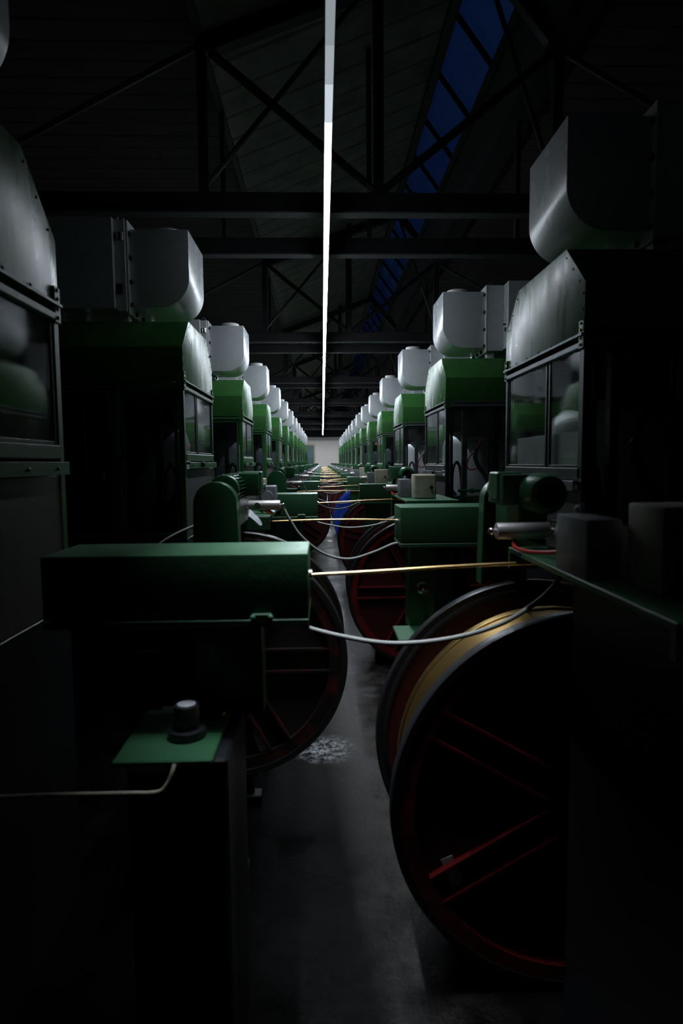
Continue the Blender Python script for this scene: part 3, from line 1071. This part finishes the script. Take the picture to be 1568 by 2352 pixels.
for i in range(NR):
    lab = 'green belt guard and motor drive right of the aisle, %s' % from_cam(i, NR - 1)
    loc = (0.587, 1.975 + PITCH * i, 0)
    if i == 0:
        drR.location = loc; drR['label'] = lab; drR['group'] = 'belt drives on the right of the aisle'
    else:
        dup(drR, loc, lab)

def make_box(s):
    t = thing('control_box', None, 'box')
    MB(s=s).box(-0.064, 0.064, -0.055, 0.055, 0.0, 0.140, 0.005, 2).build('enclosure', 'box_beige', t)
    yv = -0.058 if s[1] > 0 else 0.058
    MB(s=s).box(-0.060, 0.060, 0.053, 0.060, 0.004, 0.136, 0.003).build('cover', 'box_beige', t)
    MB(s=s).cyl((-0.035, 0.058, 0.066), (-0.035, 0.068, 0.066), 0.010, 16).build('lock_knob', 'black_rubber', t)
    MB(s=s).cyl((-0.064, 0, 0.03), (-0.076, 0, 0.03), 0.010, 12).build('cable_gland', 'cast_grey', t)
    return t
cbL = make_box((1, 1))
cbR = make_box((-1, -1))
for i in range(NL):
    lab = 'beige control box on the drive table left of the aisle, %s' % from_cam(i, NL - 1)
    loc = (-0.338, 2.925 + PITCH * i, EYE - 0.213)
    if i == 0:
        cbL.location = loc; cbL['label'] = lab; cbL['group'] = 'control boxes on the left'
    else:
        dup(cbL, loc, lab)
for i in range(NR):
    lab = 'beige control box on the drive table right of the aisle, %s' % from_cam(i, NR - 1)
    loc = (0.590, 0.972 + PITCH * i, EYE - 0.213)
    if i == 0:
        cbR.location = loc; cbR['label'] = lab; cbR['group'] = 'control boxes on the right'
    else:
        dup(cbR, loc, lab)

# ------------------------------------------------------------------ reels
def make_reel(R, W, rim, band, web, wound=None, rot=0.0, label_at=None, zc=None):
    t = thing('cable_reel', None, 'reel')
    zc = R + 0.002 if zc is None else zc
    c = (0, 0, zc)
    for sg in (-1, 1):
        yo = sg * W / 2                                  # outer edge of this flange
        yi = yo - sg * 0.034
        f = MB()
        f.lathe([(R - 0.022, yi), (R - 0.004, yi), (R, yi + sg * 0.005), (R, yo - sg * 0.005), (R - 0.004, yo), (R - 0.022, yo)], c, 'y', 96)
        yb_ = yi - sg * 0.004
        f.lathe([(R - 0.040, yi), (R - 0.037, yb_), (R - 0.028, yb_), (R - 0.022, yi), (R - 0.022, yi + sg * 0.01), (R - 0.040, yi + sg * 0.01)], c, 'y', 96)
        fl = f.build('flange_rim', rim, t)
        b = MB()
        b.lathe([(R - 0.062, yo - sg * 0.022), (R - 0.022, yo - sg * 0.022), (R - 0.022, yo - sg * 0.004), (R - 0.062, yo - sg * 0.004)], c, 'y', 96)
        b.build('flange_band', band, t)
        w = MB()
        w.lathe([(0.035, yo - sg * 0.034), (R - 0.022, yo - sg * 0.034), (R - 0.022, yo - sg * 0.022), (0.035, yo - sg * 0.022)], c, 'y', 64)
        w.lathe([(0.035, yo - sg * 0.022), (0.085, yo - sg * 0.022), (0.085, yo - sg * 0.002), (0.035, yo - sg * 0.002)], c, 'y', 32)
        w.build('flange_web', web, t)
        for i in range(6):
            a = rot + math.pi / 3 * i
            sp = MB()
            d = Vector((math.cos(a), 0, math.sin(a)))
            n = Vector((-math.sin(a), 0, math.cos(a)))
            for off in (-0.037, 0.037):
                for th in (0.004,):
                    pts = []
                    for rr, hh in ((0.09, -th), (R - 0.06, -th), (R - 0.06, th), (0.09, th)):
                        pts.append(d * rr + n * (off + hh))
                    bb = bmesh.new()
                    ya, yb = yo - sg * 0.022, yo - sg * 0.003
                    v0 = [bb.verts.new((q.x, ya, q.z + zc)) for q in pts]
                    v1 = [bb.verts.new((q.x, yb, q.z + zc)) for q in pts]
                    bb.faces.new(v0); bb.faces.new(v1[::-1])
                    for j in range(4):
                        bb.faces.new((v0[j], v0[(j + 1) % 4], v1[(j + 1) % 4], v1[j]))
                    bmesh.ops.recalc_face_normals(bb, faces=bb.faces[:])
                    sp._merge(bb)
            sp.build('spoke', band, t)
    br = MB()
    br.lathe([(0.035, -W / 2 + 0.03), (R * 0.55, -W / 2 + 0.03), (R * 0.55, W / 2 - 0.03), (0.035, W / 2 - 0.03)], c, 'y', 64)
    br.build('barrel', 'reel_inner', t)
    if wound:
        r_, a_, b_ = wound
        wd = MB()
        wd.lathe([(R * 0.54, a_), (r_ - 0.006, a_), (r_, a_ + 0.006), (r_, b_ - 0.03), (r_ + 0.006, b_ - 0.026), (r_ + 0.006, b_ - 0.004), (r_, b_), (R * 0.54, b_)], c, 'y', 128)
        wd.build('brass_winding', 'winding', t)
    if label_at:
        lx, lzv, ang = label_at
        bb = bmesh.new()
        bmesh.ops.create_cube(bb, size=1)
        for v in bb.verts:
            v.co = Vector((v.co.x * 0.085, v.co.y * 0.002, v.co.z * 0.032))
        bmesh.ops.transform(bb, matrix=Matrix.Translation((lx, -W / 2 + 0.0215, lzv)) @ Matrix.Rotation(ang, 4, 'Y'), verts=bb.verts[:])
        lb = MB()
        lb._merge(bb)
        lb.build('paper_label', 'paper', t)
    return t

RRY, RRX, RW = 1.6825, 0.665, 0.445
def place(t, loc, label, group):
    t.location = loc
    t['label'] = label
    t['group'] = group
    return t
GR = 'reels along the right of the aisle'
place(make_reel(0.503, RW, 'reel_tyre', 'reel_red', 'reel_web', (0.444, -0.185, 0.075), math.radians(30), (-0.340, 0.325, math.radians(68))),
      (RRX, RRY, 0), 'black tyred red reel wound with bright brass wire, nearest the camera on the right', GR)
place(make_reel(0.503, RW, 'reel_tyre', 'reel_red', 'reel_web', (0.36, -0.18, 0.18), 0.0), (RRX, RRY + PITCH, 0),
      'red reel with grey rim and level spokes behind the brass wire reel', GR)
place(make_reel(0.503, RW, 'reel_tyre', 'reel_red', 'reel_web', (0.36, -0.18, 0.18), math.radians(45), (-0.316, 0.81, math.radians(-42))),
      (RRX, RRY + 2 * PITCH, 0), 'dark red reel with slanted white paper label, standing before the blue reel', GR)
blue = place(make_reel(0.503, RW, 'reel_blue', 'reel_blue', 'reel_blue', (0.36, -0.18, 0.18), math.radians(12)),
             (RRX, RRY + 3 * PITCH, 0), 'bright blue spoked reel on the floor right of the aisle', GR)
far_red = None
for i in range(4, NR):
    loc = (RRX - 0.02 * (i % 3), RRY + PITCH * i, 0)
    lab = 'dark red reel beyond the blue reel, %s on the right' % from_cam(i, NR - 1)
    if far_red is None:
        far_red = place(make_reel(0.503, RW, 'reel_tyre', 'reel_red', 'reel_web', (0.36, -0.18, 0.18), math.radians(20)), loc, lab, GR)
    else:
        dup(far_red, loc, lab)

# left reels hang on a shaft between two uprights
def make_stand():
    t = thing('reel_stand', None, 'stand')
    for sg in (-1, 1):
        u = MB()
        y = sg * 0.222
        u.box(-0.03, 0.03, y - 0.014, y + 0.014, 0.04, 0.77, 0.003)
        u.box(-0.06, 0.06, y - 0.03, y + 0.03, 0, 0.04, 0.004)
        u.build('upright', 'dark_steel', t)
    MB().cyl((0, -0.25, 0.722), (0, 0.25, 0.722), 0.022, 16).build('shaft', 'dark_steel', t)
    return t
LRX, LRY, LW = -0.322, 2.175, 0.375
GL = 'reels along the left of the aisle'
st = None
rl = None
rest = [0] + list(range(2, NL))
for n_, i in enumerate(rest):
    loc = (LRX - (0.03 if i in (3, 5) else 0), LRY + PITCH * i, 0)
    sl = 'black two post stand carrying a reel left of the aisle, %s' % from_cam(n_, len(rest) - 1)
    if st is None:
        st = make_stand()
        place(st, loc, sl, 'reel stands on the left')
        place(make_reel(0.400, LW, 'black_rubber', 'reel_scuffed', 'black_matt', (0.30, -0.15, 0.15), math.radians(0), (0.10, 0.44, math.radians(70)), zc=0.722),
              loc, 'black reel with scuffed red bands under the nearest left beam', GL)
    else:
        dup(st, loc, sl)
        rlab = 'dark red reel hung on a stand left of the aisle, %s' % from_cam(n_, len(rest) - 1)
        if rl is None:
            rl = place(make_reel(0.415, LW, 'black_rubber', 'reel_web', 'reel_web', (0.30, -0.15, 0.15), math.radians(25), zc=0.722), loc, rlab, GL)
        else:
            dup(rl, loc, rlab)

# ------------------------------------------------------------------ wires and hoses across the aisle
def strand(name, pts, r, mat, label, cat, group=None, n=8, seg=8):
    P = smooth_path(pts, n)
    base = P[0].copy()
    mb = MB(ref=base)
    mb.tube(P, r, seg)
    o = mb.build(name, mat, None, 60)
    o.location = base
    return tag(o, label, cat, group)
GW, GC = 'brass wires across the aisle', 'grey hoses sagging across the aisle'
for i in range(NL):
    dy = PITCH * i
    y = BLY + dy - 0.005
    z = EYE
    strand('brass_wire', [(-0.028, y, z - 0.265), (0.12, y, z - 0.259), (0.30, y, z - 0.250), (0.48, y + 0.01, z - 0.246), (0.60, y + 0.025, z - 0.252)],
           0.0042 if i == 0 else 0.0038, 'wire', 'brass wire leaving the left beam %s' % from_cam(i, NL - 1), 'wire', GW)
    s1 = random.uniform(-0.015, 0.02) if i else 0
    s2 = random.uniform(-0.03, 0.03) if i else 0
    strand('grey_hose', [(-0.085, y, z - 0.366), (-0.061, y, z - 0.384), (0.03, y, z - 0.412 - s1), (0.161, y, z - 0.434 - s1), (0.30, y, z - 0.425 - s1),
                         (0.422, y, z - 0.392), (0.51, y, z - 0.340), (0.555, y + 0.005, z - 0.300 + s2 * 0.3), (0.575, y + 0.01, z - 0.268)],
           0.0062, 'cable_grey', 'sagging grey hose from under the left beam %s' % from_cam(i, NL - 1), 'hose', GC)
for i in range(NL):
    dy = PITCH * i
    y = BRY + dy
    z = EYE
    strand('brass_wire', [(0.301, y, z - 0.240), (0.15, y, z - 0.236), (-0.05, y, z - 0.236), (-0.25, y, z - 0.242), (-0.38, y, z - 0.250)],
           0.0040, 'wire', 'brass wire leaving the right beam %s' % from_cam(i, NR - 1), 'wire', GW)
    s1 = random.uniform(-0.02, 0.03) if i else 0
    strand('grey_hose', [(0.335, y, z - 0.352), (0.300, y, z - 0.337), (0.20, y, z - 0.376), (0.103, y, z - 0.400 - s1), (0.0, y, z - 0.375 - s1),
                         (-0.09, y - 0.02, z - 0.300), (-0.135, y - 0.03, z - 0.230), (-0.158, y - 0.03, z - 0.186)],
           0.0055, 'cable_grey', 'sagging grey hose from under the right beam %s' % from_cam(i, NR - 1), 'hose', GC)

# ------------------------------------------------------------------ small things near the camera
def paper(pts, label):
    bm = bmesh.new()
    n = len(pts)
    rows = []
    for (a, b) in pts:
        rows.append([bm.verts.new(Vector(a).lerp(Vector(b), t)) for t in (0, 0.5, 1)])
    for i in range(n - 1):
        for j in range(2):
            bm.faces.new((rows[i][j], rows[i][j + 1], rows[i + 1][j + 1], rows[i + 1][j]))
    me = bpy.data.meshes.new('paper_tag')
    bm.to_mesh(me)
    bm.free()
    me.materials.append(M['paper'])
    o = bpy.data.objects.new('paper_tag', me)
    COL.objects.link(o)
    so = o.modifiers.new('thickness', 'SOLIDIFY')
    so.thickness = 0.0008
    sb = o.modifiers.new('soft', 'SUBSURF')
    sb.levels = sb.render_levels = 2
    return tag(o, label, 'paper')
z = EYE
paper([((-0.300, 2.36, z - 0.182), (-0.285, 2.385, z - 0.178)), ((-0.287, 2.35, z - 0.207), (-0.267, 2.38, z - 0.200)), ((-0.267, 2.35, z - 0.220), (-0.250, 2.38, z - 0.214)), ((-0.246, 2.36, z - 0.246), (-0.236, 2.38, z - 0.243))],
      'crumpled white paper tag hanging beside the nearest left belt guard')
paper([((-0.300, 2.57, z - 0.190), (-0.300, 2.62, z - 0.189)), ((-0.265, 2.56, z - 0.186), (-0.262, 2.61, z - 0.184)), ((-0.235, 2.55, z - 0.188), (-0.232, 2.60, z - 0.187)), ((-0.206, 2.54, z - 0.207), (-0.200, 2.58, z - 0.203))],
      'white paper sheet lying under the nearest left roller')

g = thing('pressure_gauge', 'round black pressure gauge with pale dial on the nearest left pedestal plate', 'gauge', (-0.305, 1.307, 0.785))
MB().cyl((0, 0, 0), (0, 0, 0.02), 0.042, 28, bev=0.003).build('mount', 'dark_steel', g)
MB().cyl((0, 0, 0.02), (0, 0, 0.072), 0.027, 28, bev=0.003).build('body', 'black_rubber', g)
MB().cyl((0, 0, 0.072), (0, 0, 0.074), 0.020, 24).build('dial', 'paper', g)
rg = MB()
rg.lathe([(0.016, 0), (0.027, 0), (0.027, 0.012), (0.016, 0.012)], (0, 0, 0), 'z', 28)
o = rg.build('ring_fitting', 'chrome', None)
o.location = (-0.264, 1.420, 0.785)
tag(o, 'chrome ring fitting at the corner of the nearest left pedestal plate', 'fitting')
strand('air_tube', [(-0.306, 1.192, 0.779), (-0.309, 1.184, 0.766), (-0.318, 1.180, 0.745), (-0.338, 1.178, 0.729), (-0.40, 1.178, 0.728), (-0.55, 1.18, 0.727), (-0.775, 1.18, 0.722)], 0.0045, 'box_beige',
       'thin beige air tube bending away under the nearest left plate', 'tube')
strand('grey_hose', [(-0.512, 2.62, z - 0.245), (-0.553, 2.60, z - 0.266), (-0.62, 2.58, z - 0.295), (-0.70, 2.58, z - 0.345), (-0.80, 2.6, z - 0.44), (-0.86, 2.9, z - 0.9), (-0.86, 3.1, 0.02)], 0.006, 'cable_grey',
       'grey hose dropping behind the nearest left belt guard', 'hose')
